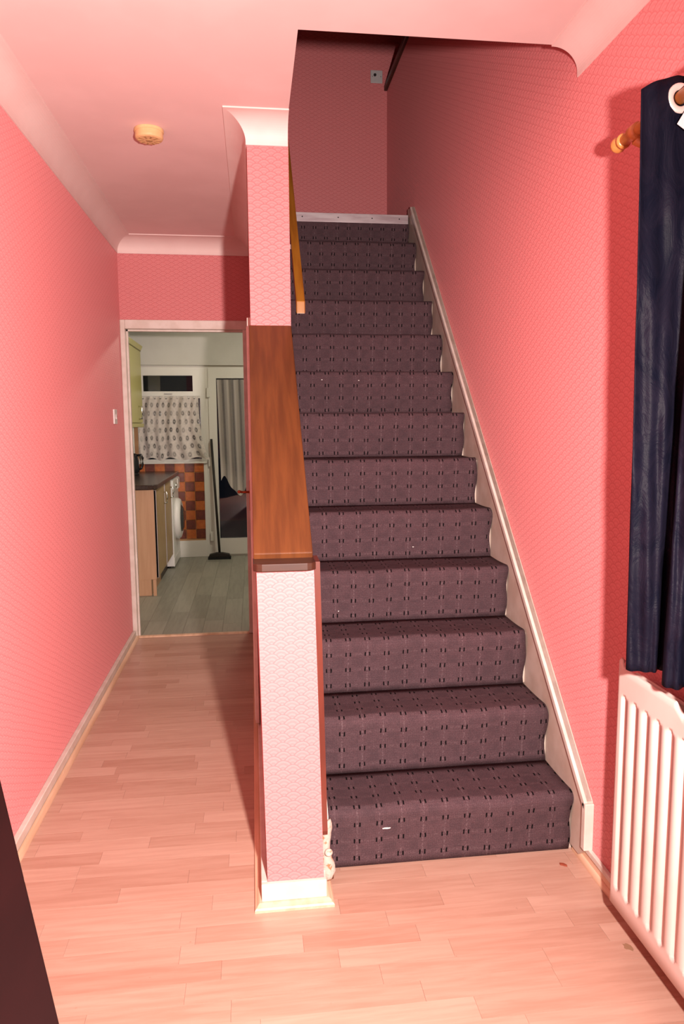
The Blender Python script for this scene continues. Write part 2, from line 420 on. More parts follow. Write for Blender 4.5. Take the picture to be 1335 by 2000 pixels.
# doorway to the kitchen
fr = bmesh.new()
box(fr, XL, DX0, YD - .016, YD + .10, 0, DZ + .055); box(fr, DX0, XW0, YD - .016, YD + .10, DZ, DZ + .055); box(fr, DX1, XW0, YD - .016, YD + .10, 0, DZ)
d1 = struct('door_1', fr, 'white_gloss', 'white painted frame of the open kitchen doorway', bevel=.004)
obj('door_stop', B(DX0, DX0 + .010, YD + .03, YD + .06, 0, DZ), 'white_gloss', d1)
obj('door_stop', B(DX0, DX1, YD + .03, YD + .06, DZ - .010, DZ), 'white_gloss', d1)
obj('threshold_strip', P([(YD - .02, .000), (YD + .03, .000), (YD + .02, .006), (YD - .01, .006)], DX0, DX1, 'x'), 'beading_wood', d1)

# under-stairs cupboard door in the partition, seen almost edge on
d2 = struct('door_2', B(-.015, XW0 + .001, 3.05, 3.78, .085, 1.78), 'white_gloss', 'cupboard door under the stairs, seen edge on, with copper lever handle', bevel=.003)
for yy in (3.02, 3.785): obj('door_trim', B(-.012, XW0 + .001, yy, yy + .03, .085, 1.81), 'white_gloss', d2, bevel=.002)
hn = obj('handle', tube(bmesh.new(), [(-.018, 3.70, 1.035), (-.055, 3.70, 1.035), (-.066, 3.695, 1.037), (-.070, 3.67, 1.040), (-.071, 3.60, 1.046)], [.007, .006, .007, .008, .009], 10), 'copper', d2, smooth=True)
obj('back_plate', B(-.021, -.014, 3.68, 3.72, .94, 1.095), 'copper', hn, bevel=.002)

# ------------------------------------------------------------------ stairwell above
struct('wall_landing_left', B(0, XO, YO, YB, ZC + .13, 5.0), 'wallpaper', 'pink wall above the partition in the stairwell')
struct('wall_landing_front', B(XO, 2.2, YO - .1, YO, ZC + .131, 5.0), 'wallpaper', 'pink wall over the hallway end of the stairwell')
struct('wall_landing_back', B(-.2, 2.2, YB, YB + .1, ZL - .3, 5.0), 'wallpaper', 'dim pink wall at the top of the stairs')
struct('wall_landing_right', B(2.1, 2.2, YO, YB, 2.4, 5.0), 'wallpaper', 'dark far wall of the upper hallway')
struct('ceiling_landing', B(-.2, 2.2, YO - .1, YB + .1, 5.0, 5.1), 'ceiling_paint', 'ceiling over the stairwell')
struct('floor_landing', B(XW1, XR, YS + 12 * GO + .005, YB, ZL - .16, ZL - .002), 'dark_cap_wood', 'landing floor at the top of the stairs')
struct('floor_upper_hall', B(XR + .1, 2.1, YO, YB, 2.5, ZL), 'dark_cap_wood', 'floor of the upper hallway behind the balustrade wall')
struct('trim_6', B(XR - .022, XR + .122, YO, YB, 3.752, 3.790), 'dark_cap_wood', 'dark wooden capping on top of the balustrade wall', bevel=.006)

# ------------------------------------------------------------------ staircase
st = thing('staircase', 'straight flight of thirteen closed stairs with white strings beside the partition', 'staircase', (.6, YS, 0))
sb = bmesh.new(); box(sb, .178, XR - .012, 0, GO, -RISE, -.012)
stepm = bpy.data.meshes.new('step'); bmesh.ops.recalc_face_normals(sb, faces=sb.faces); sb.to_mesh(stepm); sb.free(); stepm.materials.append(MATS['string_white_shaded'])
for k in range(1, NST):
    o = bpy.data.objects.new('step', stepm); COL.objects.link(o); o.parent = st
    o.location = (-.6, (k - 1) * GO + .008, k * RISE)
# wall string with moulding, right
SL = RISE / GO
def zs(y, off): return RISE + (y - (YS - .02)) * SL + off
y0s, y1s = 1.972, 4.56
ztop = .100
pts = [(y0s, .062), (y0s, zs(y0s, ztop)), (4.49, zs(4.49, ztop)), (4.60, ZL + .05), (4.60, ZL - .12), (2.25, .02), (2.02, .02)]
part('wall_string', P(pts, XR - .020, XR - .001, 'x'), 'string_white_shaded', st)
mo = bmesh.new()
for xa, xb, oa, ob in ((XR - .030, XR - .001, .0, -.030), (XR - .025, XR - .001, -.030, -.040)):
    prism(mo, [(y0s, zs(y0s, oa + ztop)), (4.49, zs(4.49, oa + ztop)), (4.49, zs(4.49, ob + ztop)), (y0s, zs(y0s, ob + ztop))], xa, xb, 'x')
box(mo, XR - .030, XR, y0s - .008, y0s + .016, .064, zs(y0s, ztop) - .002)
label(part('string_moulding', mo, 'white_gloss', st, bevel=.003), 'cream white moulding along the top of the wall string')
# outer string beside the partition, chipped at the foot
pts = [(1.985, .030), (1.985, .225), (4.45, zs(4.45, .06)), (4.55, ZL - .02), (4.55, ZL - .22), (2.3, .03)]
part('outer_string', P(pts, XW1 + .001, .198, 'x'), 'white_gloss', st)
ch = bmesh.new(); rng = random.Random(3)
def chip(a, c):
    zz = .035 + .185 * c; yy = 1.978 - .010 * math.sin(PI * a) + rng.uniform(-.004, .004)
    xx = XW1 + .010 + (.032 + .005 * math.sin(c * 9)) * a + rng.uniform(-.002, .002) + .010 * (1 - c)
    return (xx, yy, zz)
grid(ch, 6, 14, chip)
ex = bmesh.ops.extrude_face_region(ch, geom=ch.faces[:]); bmesh.ops.translate(ch, verts=[g_ for g_ in ex['geom'] if isinstance(g_, bmesh.types.BMVert)], vec=(0, .012, 0))
label(part('chipped_foot', ch, 'filler', st, smooth=True), 'chipped white filler at the foot of the outer string')
kn = bmesh.new(); lathe(kn, [(.004, -.004), (.011, -.002), (.012, .004), (.009, .007), (.006, .008), (.005, .003), (.002, .003)], 16, Matrix.Translation((.196, 1.966, .128)) @ Matrix.Rotation(PI / 2, 4, 'X') @ Matrix.Scale(1.0, 4))
label(part('filler_knob', kn, 'filler', st, smooth=True), 'round lump of filler on the chipped string')
# narrow mahogany board on the stair side of the partition end
pts = [(1.948, .205), (1.955, .190), (1.963, .205), (2.045, .290), (2.045, 1.000), (1.948, 1.000)]
part('edge_board', P(pts, XW1 + .002, XW1 + .018, 'x', lambda p, sd: .018 * max(0, 1 - p[1])), 'mahogany', st)
label(st.children[-1], 'narrow dark red mahogany board on the stair side of the partition end')
# metal nosing on the landing edge
ns = bmesh.new(); yn = YS + 12 * GO - .026
prism(ns, [(yn, ZL - .050), (yn - .003, ZL - .050), (yn - .003, ZL + .003), (yn + .05, ZL + .003), (yn + .05, ZL), (yn, ZL)], .178, .986, 'x')
nz = label(part('metal_nosing', ns, 'aluminium', st, bevel=.001), 'silver metal nosing strip along the landing edge')
for xx in (.33, .55, .76, .93):
    part('screw', lathe(bmesh.new(), [(.004, 0), (.004, .001), (.002, .0022)], 10, Matrix.Translation((xx, yn - .0025, ZL - .022)) @ Matrix.Rotation(PI / 2, 4, 'X')), 'slot_dark', nz)

# carpet, one section (riser, nosing, tread) for every step
ca = thing('stair_carpet', 'dark mauve grey patterned carpet fitted over the stairs', 'carpet', (.6, YS, 0))
CX0, CX1 = .200, .990
vlen = 0.0
def carpet_section(name, prof, v0, k):
    ln = [0]
    for a, c in zip(prof, prof[1:]): ln.append(ln[-1] + math.hypot(c[0] - a[0], c[1] - a[1]))
    bm = bmesh.new(); nx = 26; L = bm.loops.layers.uv.new('UVMap'); rg = random.Random(k * 7 + len(prof))
    ph = rg.uniform(0, 6)
    rows = []
    for j, (yy, zz) in enumerate(prof):
        r_ = []
        for i in range(nx + 1):
            f = i / nx; x = CX0 + (CX1 - CX0) * f
            wv = .0022 * math.sin(f * 11 + ph) + .0015 * math.sin(f * 23 + k)
            if j in (0, len(prof) - 1): wv = 0
            ex_ = .004 * math.sin(zz * 40) * (f > .97)
            r_.append(bm.verts.new((x + ex_, yy + wv * .8, zz + wv * .5)))
        rows.append(r_)
    for j in range(len(prof) - 1):
        for i in range(nx):
            fc = bm.faces.new((rows[j][i], rows[j][i + 1], rows[j + 1][i + 1], rows[j + 1][i]))
            for lp, (a, c) in zip(fc.loops, ((i, j), (i + 1, j), (i + 1, j + 1), (i, j + 1))):
                lp[L].uv = (CX0 + (CX1 - CX0) * a / nx + .02 * k % .07, v0 + ln[c])
    o = part(name, bm, 'stair_carpet', ca, smooth=True)
    sd = o.modifiers.new('solid', 'SOLIDIFY'); sd.thickness = .008; sd.offset = -1
    return v0 + ln[-1]
for k in range(1, NST + 1):
    yk = YS + (k - 1) * GO; z0 = (k - 1) * RISE; z1 = k * RISE
    top = z1 - .034; ov = .020
    prof = []
    for i in range(9):
        f = i / 8; prof.append((yk - ov * f ** 1.6, z0 + (.002 if k == 1 else 0) + (top - z0) * f))
    if k == NST: prof = [(a, min(c, z1 - .046)) for a, c in prof]
    if k == NST: vlen = carpet_section('step_section', prof, vlen, k)
    else:
        r = .026; cyy = yk - ov + r; nose = prof[:]
        for i in range(0, 9):
            a = PI / 2 * i / 8
            nose.append((cyy - r * math.cos(a), z1 - r + r * math.sin(a)))
        for i in range(1, 6): nose.append((cyy + (yk + GO - cyy) * i / 5, z1 - .003 * math.sin(PI * i / 5)))
        vlen = carpet_section('step_section', nose, vlen, k)

# capping on the partition
cpg = thing('wall_capping', 'brown varnished wooden capping board sloping up the partition wall', 'wood capping', (.08, 1.99, 1.0))
a = math.atan(sl); n_ = (-math.sin(a), math.cos(a)); th = .022
q0, q1 = (1.985, 1.000), (YP + .002, 1.742)
part('sloping_board', P([q0, q1, (q1[0], q1[1] + th), (q0[0] + n_[0] * th * .6, q0[1] + th)], -.004, XW1 + .001, 'x'), 'capping_wood', cpg, bevel=.003)
fc_ = [(-.006, 2.0), (-.006, 1.918), (.004, 1.905), (.018, 1.901), (.140, 1.901), (.154, 1.905), (.164, 1.918), (.164, 2.0)]
label(part('end_cap', P(fc_, .984, 1.006, 'z'), 'dark_cap_wood', cpg, bevel=.003), 'flat dark cap with rounded corners at the low end')

# handrail
hr = thing('handrail', 'orange brown square wooden handrail on the partition side of the stairs', 'handrail', (.207, 3.0, 1.85))
ry0, rz0 = 3.0, 1.825
part('rail', P([(ry0, rz0), (ry0, rz0 + .050), (4.55, rz0 + .050 + 1.55 * SL), (4.55, rz0 + 1.55 * SL)], .189, .225, 'x'), 'rail_wood', hr, bevel=.003)
for yy in (3.35, 4.2):
    zz = rz0 + (yy - ry0) * SL
    part('bracket', B(XW1, .205, yy - .012, yy + .012, zz - .012, zz + .008), 'chrome', hr)

# ------------------------------------------------------------------ small hall fixtures
sd = thing('smoke_detector', 'round yellowed plastic smoke detector on the hall ceiling', 'smoke detector', (-.372, 3.014, ZC))
Mf = Matrix.Translation((0, 0, 0)) @ Matrix.Rotation(PI, 4, 'X')
obj('base', lathe(bmesh.new(), [(.054, 0), (.056, .001), (.056, .010), (.054, .012)], 40, Mf), 'old_plastic', sd, smooth=False)
obj('cover', lathe(bmesh.new(), [(.053, .012), (.0535, .030), (.050, .036), (.044, .039), (.02, .040)], 40, Mf), 'old_plastic', sd)
for k in range(10):
    a = 2 * PI * k / 10
    bm = bmesh.new(); box(bm, .022, .043, -.003, .003, .0388, .0412)
    bmesh.ops.transform(bm, matrix=Mf @ Matrix.Rotation(a, 4, 'Z'), verts=bm.verts); obj('vent_slot', bm, 'old_plastic_dark', sd)
obj('test_button', lathe(bmesh.new(), [(.012, .039), (.012, .042), (.009, .043)], 20, Mf), 'old_plastic_dark', sd)

def plate(name, lab, cat, loc, rz, mt, dial=False):
    t = thing(name, lab, cat, loc); t.rotation_euler[2] = rz
    obj('plate', B(-.043, .043, -.009, 0, -.043, .043), mt, t, bevel=.003)
    if dial: obj('dial', lathe(bmesh.new(), [(.010, .008), (.010, .014), (.008, .016)], 16, Matrix.Rotation(PI / 2, 4, 'X') @ Matrix.Translation((-.012, .010, 0))), 'slot_dark', t)
    else: obj('rocker', P([(-.009, -.014), (-.014, -.014), (-.011, .014), (-.009, .014)], -.008, .008, 'x'), mt, t, bevel=.001)
    for s_ in (-1, 1): obj('screw', lathe(bmesh.new(), [(.003, 0), (.003, .0095), (.002, .0100)], 10, Matrix.Translation((.030 * s_, 0, 0)) @ Matrix.Rotation(PI / 2, 4, 'X')), 'chrome', t)
    return t
plate('light_switch', 'white light switch on the left hall wall beside the kitchen doorway', 'light switch', (XL, 4.385, 1.43), PI / 2, 'white_plastic')
plate('thermostat_plate', 'square grey plate with small dark dial high on the landing wall', 'wall plate', (.938, YB, 3.845), 0, 'grey_plastic', True)

# ------------------------------------------------------------------ radiator
rd = thing('radiator', 'white pressed steel panel radiator under the navy curtain', 'radiator', (.95, 1.2, .1))
RY1, RY0, RZ0, RZ1, RXF = 1.705, .55, .092, .752, .930
pitch = .0515
def rtop(y):
    d = RY1 - y
    if d < .028: return RZ1 + .018 * min(1, (.028 - d) / .010)
    if d < .255: return RZ1
    if d < .290: return RZ1 - .022 * (d - .255) / .035
    return RZ1 - .022
ys = []; yy = RY1
ng = int((RY1 - RY0) / pitch)
ys = [RY1, RY1 - .006, RY1 - .012, RY1 - .018, RY1 - .022]
for g_ in range(ng):
    c = RY1 - .038 - g_ * pitch
    ys += [c + .0125 - .025 * i / 12 for i in range(13)] + [c - .0125 - (pitch - .025) * .5]
ys = sorted(set(round(x, 5) for x in ys if x >= RY0), reverse=True)
zsr = [0, .01, .045, .050, .055, .060, .066, .075, .2, .4, .55]
def gdepth(y, z, zt):
    c = (RY1 - .038 - y) / pitch; k = round(c); dy = abs(c - k) * pitch
    if k < 0 or k >= ng: return 0
    zb, ztp = RZ0 + .055, zt - .062
    # distance to a stadium-shaped groove
    zc = min(max(z, zb + .012), ztp - .012); d = math.hypot(dy, z - zc)
    if d >= .0122: return 0
    return .010 * (1 - (d / .0122) ** 2) ** .6
bm = bmesh.new(); cols = []
fr_ = [0, .006, .065, .072, .079, .086, .093, .100, .3, .5, .7, .865, .872, .879, .886, .893, .90, .907, .914, .922, .93, .97, .992, 1]
for y in ys:
    zt = rtop(y); zg = RZ1 - .01
    col_ = []
    for f in fr_:
        z = RZ0 + (zt - RZ0) * f
        e_ = .006 if f in (0, 1) else 0
        e_ += .006 if y == RY1 else (.001 if abs(y - RY1) < .007 else 0)
        col_.append(bm.verts.new((RXF + gdepth(y, z, zg) + e_, y, z)))
    cols.append(col_)
for a, b_ in zip(cols, cols[1:]):
    for i in range(len(fr_) - 1): bm.faces.new((a[i], a[i + 1], b_[i + 1], b_[i]))
o = part('front_panel', bm, 'radiator_paint', rd, smooth=True)
so = o.modifiers.new('solid', 'SOLIDIFY'); so.thickness = .012; so.offset = -1
part('back_panel', B(RXF + .042, RXF + .052, RY0, RY1 - .01, RZ0 + .01, RZ1 - .02), 'radiator_paint', rd, bevel=.004)
part('header_pipe', tube(bmesh.new(), [(RXF + .028, RY0, RZ0 + .03), (RXF + .028, RY1 - .012, RZ0 + .03)], .013), 'radiator_paint', rd, smooth=True)
part('header_pipe', tube(bmesh.new(), [(RXF + .028, RY0, RZ1 - .05), (RXF + .028, RY1 - .012, RZ1 - .05)], .013), 'radiator_paint', rd, smooth=True)
for yy in (1.45, .8): part('wall_bracket', B(RXF + .052, XR - .001, yy - .012, yy + .012, RZ0 + .1, RZ1 - .1), 'radiator_paint', rd)

# ------------------------------------------------------------------ curtain and its pole
pole = thing('curtain_pole', 'varnished wooden curtain pole with turned finial and bracket', 'curtain pole', (.912, 1.7, 2.056))
part('pole', tube(bmesh.new(), [(.912, .3, 2.056), (.912, 1.745, 2.056)], .0135, 16), 'rod_wood', pole, smooth=True)
part('finial', lathe(bmesh.new(), [(.0135, 0), (.018, .003), (.018, .010), (.012, .014), (.015, .022), (.019, .030), (.017, .040), (.008, .046)], 20, Matrix.Translation((.912, 1.740, 2.056)) @ Matrix.Rotation(-PI / 2, 4, 'X')), 'rod_wood', pole, smooth=True)
part('bracket', tube(bmesh.new(), [(.912, 1.69, 2.040), (.94, 1.69, 2.028), (.975, 1.69, 2.022), (XR, 1.69, 2.022)], [.013, .012, .012, .020], 14), 'rod_wood', pole, smooth=True)
part('bracket_cup', tube(bmesh.new(), [(.912, 1.676, 2.056), (.912, 1.704, 2.056)], .0185, 18), 'rod_wood', pole, smooth=True)

def cat(pts, t):
    n = len(pts) - 1; x = min(max(t, 0), 1) * n; i = min(int(x), n - 1); f = x - i
    p0, p1, p2, p3 = (Vector(pts[min(max(i + d, 0), n)]) for d in (-1, 0, 1, 2))
    return 0.5 * ((2 * p1) + (-p0 + p2) * f + (2 * p0 - 5 * p1 + 4 * p2 - p3) * f * f + (-p0 + 3 * p1 - 3 * p2 + p3) * f ** 3)
top_p = [(.812, 1.488), (.862, 1.508), (.915, 1.522), (.972, 1.515), (.980, 1.47), (.945, 1.435), (.912, 1.415), (.905, 1.37), (.925, 1.335), (.972, 1.30), (.97, 1.25), (.905, 1.22), (.83, 1.19), (.83, 1.14), (.91, 1.11), (.97, 1.07)]
bot_p = [(.850, 1.520), (.872, 1.495), (.895, 1.485), (.918, 1.500), (.922, 1.475), (.888, 1.430), (.872, 1.405), (.885, 1.385), (.912, 1.385), (.912, 1.36), (.888, 1.33), (.872, 1.30), (.872, 1.26), (.90, 1.235), (.912, 1.20), (.90, 1.16)]
CZ1, CZ0 = 2.108, .808
def cur(u, v_):
    a, b_ = cat(top_p, u), cat(bot_p, u); f = (1 - v_) ** .8
    p_ = a.lerp(b_, f); z = CZ0 + (CZ1 - .048 * max(0, 1 - u / .13) - CZ0) * v_
    wr = .004 * math.sin(z * 13 + u * 40) + .003 * math.sin(z * 29 + u * 17) + .004 * math.sin(u * 95 + z * 3) * (1 - v_ * .6)
    return (p_.x + wr * .5, p_.y + wr, z)
ct = thing('curtain', 'long navy blue eyelet curtain hanging in folds beside the stairs', 'curtain', (.9, 1.4, .735))
bm = bmesh.new(); grid(bm, 150, 70, cur)
o = part('cloth', bm, 'navy_cloth', ct, smooth=True)
so = o.modifiers.new('solid', 'SOLIDIFY'); so.thickness = .002; so.offset = 0
def tor(bm, M, R, r, n=28, k=10):
    vs = [[bm.verts.new(M @ Vector(((R + r * math.cos(2 * PI * j / k)) * math.cos(2 * PI * i / n), (R + r * math.cos(2 * PI * j / k)) * math.sin(2 * PI * i / n), .5 * r * math.sin(2 * PI * j / k)))) for j in range(k)] for i in range(n)]
    for i in range(n):
        for j in range(k): bm.faces.new((vs[i][j], vs[(i + 1) % n][j], vs[(i + 1) % n][(j + 1) % k], vs[i][(j + 1) % k]))
    return bm
for (ex_, ey, ang) in ((.913, 1.512, .06), (.912, 1.416, -.45), (.905, 1.324, .4), (.905, 1.219, -.45)):
    part('eyelet', tor(bmesh.new(), Matrix.Translation((ex_, ey, 2.056)) @ Matrix.Rotation(-ang if False else ang, 4, 'Z') @ Matrix.Rotation(PI / 2, 4, 'X'), .0235, .0075), 'eyelet_metal', ct, smooth=True)
bm = B(-.016, .016, -.0006, .0006, -.020, .020); bmesh.ops.transform(bm, matrix=Matrix.Translation((.922, 1.495, 2.006)) @ Matrix.Rotation(.55, 4, 'Y'), verts=bm.verts)
part('care_tag', bm, 'tag_cloth', ct)

# ------------------------------------------------------------------ dark cabinet beside the left wall
dirv = Vector((-.398, .917, 0)); far = Vector((-.545, 1.478, 0))
cab = thing('sideboard', 'dark brown wooden sideboard jutting out beside the left wall', 'sideboard', tuple(far))
cab.rotation_euler[2] = math.atan2(dirv.y, dirv.x)
# local x runs back towards the far end (0), local y>0 towards the wall
Lc, Dc, Hc = .95, .235, .75
obj('top', B(-Lc, 0, 0, Dc, Hc - .022, Hc), 'cabinet_dark', cab, bevel=.002)
obj('body', B(-Lc + .01, -.01, .008, Dc, .06, Hc - .022), 'cabinet_dark', cab)
obj('plinth', B(-Lc + .02, -.02, .02, Dc - .01, 0, .06), 'cabinet_dark', cab)
for i in range(2):
    xa = -Lc + .015 + i * (Lc - .03) / 2
    d_ = obj('door', B(xa + .003, xa + (Lc - .03) / 2 - .003, -.006, .008, .08, Hc - .04), 'cabinet_dark', cab, bevel=.003)
    xk = xa + ((Lc - .03) / 2 - .05 if i == 0 else .05)
    obj('knob', lathe(bmesh.new(), [(.006, 0), (.006, .012), (.012, .018), (.010, .026)], 14, Matrix.Translation((xk, -.006, .45)) @ Matrix.Rotation(PI / 2, 4, 'X')), 'chrome', d_, smooth=True)

# ------------------------------------------------------------------ kitchen beyond the doorway
kf = struct('floor_kitchen', B(KX0, KX1, YD, KY + .1, -.06, -.010), 'subfloor', 'grey wood-look vinyl floor of the kitchen')
obj('vinyl_sheet', B(.29, KX1, YD, KY, -.010, 0), 'grey_vinyl', kf)
un = bmesh.new(); box(un, 0, 1, 0, 1, -.010, 0); me_v = bpy.data.meshes.new('vinyl_plank'); bmesh.ops.recalc_face_normals(un, faces=un.faces); un.to_mesh(me_v); un.free(); me_v.materials.append(MATS['grey_vinyl'])
x = KX0; rk = random.Random(11)
while x < .285:
    x1 = min(x + .13, .29); y = YD + .001 - rk.uniform(0, .6)
    while y < KY:
        a, c = max(y, YD + .001), min(y + .72, KY)
        if c - a > .01:
            o = bpy.data.objects.new('vinyl_plank', me_v); COL.objects.link(o); o.parent = kf
            o.location = (x, a, 0); o.scale = (x1 - x - .0012, c - a - .0015, 1)
        y += .72
    x = x1
struct('wall_kitchen_left', B(KX0 - .1, KX0, YD + .1, KY + .1, -.02, 2.45), 'kitchen_wall_paint', 'pale kitchen wall behind the units')
struct('wall_kitchen_right', B(KX1, KX1 + .1, YD + .1, KY + .1, -.02, 2.45), 'kitchen_wall_paint', 'pale kitchen wall out of sight on the right')
struct('wall_kitchen_near', B(KX0, XL - .1, YD, YD + .1, -.02, 2.45), 'kitchen_wall_paint', 'kitchen wall beside the doorway')
struct('wall_kitchen_near_right', B(XW0 + .001, KX1, YD, YD + .1, -.02, 2.45), 'kitchen_wall_paint', 'kitchen wall under the stairs')
struct('ceiling_kitchen', B(KX0 - .1, KX1 + .1, YD + .1, KY + .1, 2.45, 2.5), 'kitchen_wall_paint', 'kitchen ceiling')
WX0, WX1 = -1.16, -.470
DRX0, DRX1 = -.470, .47
kb = bmesh.new(); ZT = 1.985
box(kb, KX0, KX1, KY - .05, KY + .1, ZT, 2.45); box(kb, KX0, WX0, KY, KY + .1, 0, ZT); box(kb, WX0, WX1, KY, KY + .1, 0, .985); box(kb, DRX1, KX1, KY, KY + .1, 0, ZT)
wkb = struct('wall_kitchen_back', kb, 'grout', 'far kitchen wall with window, back door and checkered orange and brown tiles')
wkb.data.materials.append(MATS['kitchen_wall_paint'])
for p_ in wkb.data.polygons:
    if p_.center.z > 1.9 or p_.center.x > 0: p_.material_index = 1
tm = {}
for c_ in ('tile_orange', 'tile_brown'):
    bm = box(bmesh.new(), -.0475, .0475, -.007, 0, -.0475, .0475); bmesh.ops.bevel(bm, geom=[e_ for e_ in bm.edges if all(abs(v_.co.y + .007) < 1e-5 for v_ in e_.verts)], offset=.003, segments=1, affect='EDGES')
    bmesh.ops.recalc_face_normals(bm, faces=bm.faces); me = bpy.data.meshes.new('tile'); bm.to_mesh(me); bm.free(); me.materials.append(MATS[c_]); tm[c_] = me
for i in range(9):
    xc = -.555 - i * .1
    for j in range(14):
        zc = .942 - j * .1 if j < 8 else .942 + (j - 7) * .1
        if j >= 8 and (xc > -1.18 or zc > 1.5): continue
        rowi = j if j < 8 else -(j - 7)
        o = bpy.data.objects.new('tile', tm['tile_orange' if (i + rowi) % 2 == 0 else 'tile_brown']); COL.objects.link(o); o.parent = wkb
        o.location = (xc, KY, zc)
struct('baseboard_kitchen', B(KX0, -.497, KY - .018, KY, 0, .175), 'upvc', 'white boxed skirting under the kitchen tiles', bevel=.004)

# window
wf = bmesh.new(); fd0, fd1 = KY + .005, KY + .065
for a in ((WX0, WX0 + .045, .985, ZT), (WX1 - .055, WX1, .985, ZT), (WX0 + .045, WX1 - .055, .985, 1.03), (WX0 + .045, WX1 - .055, ZT - .05, ZT), (WX0 + .045, WX1 - .055, 1.655, 1.70)): box(wf, a[0], a[1], fd0, fd1, a[2], a[3])
w1 = struct('window_1', wf, 'upvc', 'white plastic kitchen window with a dark top light')
sf = bmesh.new(); sx0, sx1, sz0, sz1 = WX0 + .03, -.522, 1.675, 1.945
gx0, gx1, gz0, gz1 = -1.090, -.595, 1.722, 1.882
for a in ((sx0, gx0, sz0, sz1), (gx1, sx1, sz0, sz1), (gx0, gx1, sz0, gz0), (gx0, gx1, gz1, sz1)): box(sf, a[0], a[1], KY - .010, KY + .03, a[2], a[3])
sh = obj('top_sash', sf, 'upvc', w1)
obj('pane', B(gx0, gx1, KY + .012, KY + .016, gz0, gz1), 'glass', sh)
obj('handle', B(-.88, -.80, KY - .026, KY - .010, 1.690, 1.705), 'grey_plastic', sh, bevel=.004)
obj('pane', B(WX0 + .045, WX1 - .055, KY + .035, KY + .039, 1.03, 1.655), 'glass', w1)
obj('sill', B(WX0, WX1 + .0, KY - .035, KY + .005, .985, 1.000), 'upvc', w1, bevel=.003)

# back door
df_ = bmesh.new()
for a in ((DRX0, DRX0 + .045, 0, ZT), (DRX1 - .045, DRX1, 0, ZT), (DRX0 + .045, DRX1 - .045, ZT - .05, ZT), (DRX0 + .045, DRX1 - .045, 0, .03)): box(df_, a[0], a[1], fd0 - .004, fd1, a[2], a[3])
d3 = struct('door_3', df_, 'upvc', 'white plastic kitchen back door with tall glass panel')
lf = bmesh.new(); lx0, lx1 = DRX0 + .03, DRX1 - .03; px0, px1, pz0, pz1 = -.358, .358, .190, 1.855
for a in ((lx0, px0, .02, ZT - .035), (px1, lx1, .02, ZT - .035), (px0, px1, .02, pz0), (px0, px1, pz1, ZT - .035)): box(lf, a[0], a[1], KY - .012, KY + .03, a[2], a[3])
obj('frame_cover', B(-.507, DRX0 + .002, KY - .014, KY, .0, .984), 'upvc', d3, bevel=.003)
leaf = obj('leaf', lf, 'upvc', d3)
obj('pane', B(px0, px1, KY + .010, KY + .014, pz0, pz1), 'glass', leaf)
for zz in (1.71, 1.0, .215):
    obj('hinge', B(DRX0 + .012, DRX0 + .048, KY - .026, KY - .012, zz - .05, zz + .05), 'upvc', leaf, bevel=.005)
# sheer net on the door and lace at the window
def net(u, v_):
    top = 1.84; bot = .80 - .20 * math.exp(-((u - .55) / .16) ** 2) + .05 * math.sin(u * 15)
    x = -.352 + .33 * u + .02 * (1 - v_); z = bot + (top - bot) * v_
    return (x, KY - .022 + .010 * math.sin(u * 24 + .6 * math.sin(v_ * 3)), z)
bm = grid(bmesh.new(), 90, 24, net, lambda u, v_: (u, v_ * 1.5))
tag(obj('net_curtain', bm, 'net', smooth=True), 'sheer white net hanging over the glass of the kitchen back door', 'net curtain')
def lac(u, v_):
    x = -1.145 + .605 * u; z = 1.035 + .635 * v_
    fl_ = max(0, u - .55) / .45 * (1 - v_) ** 3
    x += .10 * fl_ - .03 * math.sin(PI * u) * (1 - v_); 
    yy = KY - .045 - .016 * math.sin(u * 34 + 2.0 * math.sin(v_ * 3)) - .010 * (1 - v_) - .012 * math.sin(u * 11)
    z -= .015 * math.sin(u * 20) * (1 - v_) ** 2
    return (x, yy, z)
bm = grid(bmesh.new(), 110, 30, lac, lambda u, v_: (u * .75, v_ * .64))
tag(obj('lace_curtain', bm, 'lace', smooth=True), 'white lace curtain with oval medallions covering the kitchen window', 'lace curtain')

# base units
UX = -.795; EY = 5.87
uA = thing('base_cabinet', 'beech kitchen base cabinet with bare end panel nearest the doorway', 'cabinet', (-1.1, EY, 0))
part('end_panel', B(KX0 + .002, UX, EY, EY + .018, .135, .868), 'beech', uA, bevel=.001)
part('carcass', B(KX0 + .002, UX - .02, EY + .02, 6.48, .135, .868), 'beech', uA)
part('plinth', B(KX0 + .002, UX - .045, EY + .012, 6.48, .0, .133), 'beech', uA)
part('end_leg', B(UX - .030, UX - .004, EY, EY + .016, 0, .134), 'beech', uA)
def unit_door(t, y0, y1, z0=.145, z1=.86):
    d_ = part('door', B(UX - .002, UX + .014, y0, y1, z0, z1), 'door_beige', t, bevel=.002)
    for a in ((y0, y0 + .012), (y1 - .012, y1)): part('edge_strip', B(UX - .004, UX + .0165, a[0], a[1], z0, z1), 'grey_edge', d_)
    yh = y1 - .06
    bm = tube(bmesh.new(), [(UX + .014, yh, .70), (UX + .04, yh, .705), (UX + .045, yh, .75), (UX + .04, yh, .795), (UX + .014, yh, .80)], .006, 8)
    if t.location.length: bmesh.ops.translate(bm, verts=bm.verts, vec=-t.location)
    obj('handle', bm, 'chrome', d_, smooth=True)
unit_door(uA, EY + .022, 6.47)
uB = thing('base_cabinet', 'beige kitchen base cabinet between the end cabinet and the washing machine', 'cabinet', (-1.1, 6.49, 0))
part('carcass', B(KX0 + .002, UX - .02, 6.485, 6.975, .135, .868), 'beech', uB)
part('plinth', B(KX0 + .002, UX - .045, 6.485, 6.975, 0, .133), 'dark_cap_wood', uB)
unit_door(uB, 6.49, 6.97)
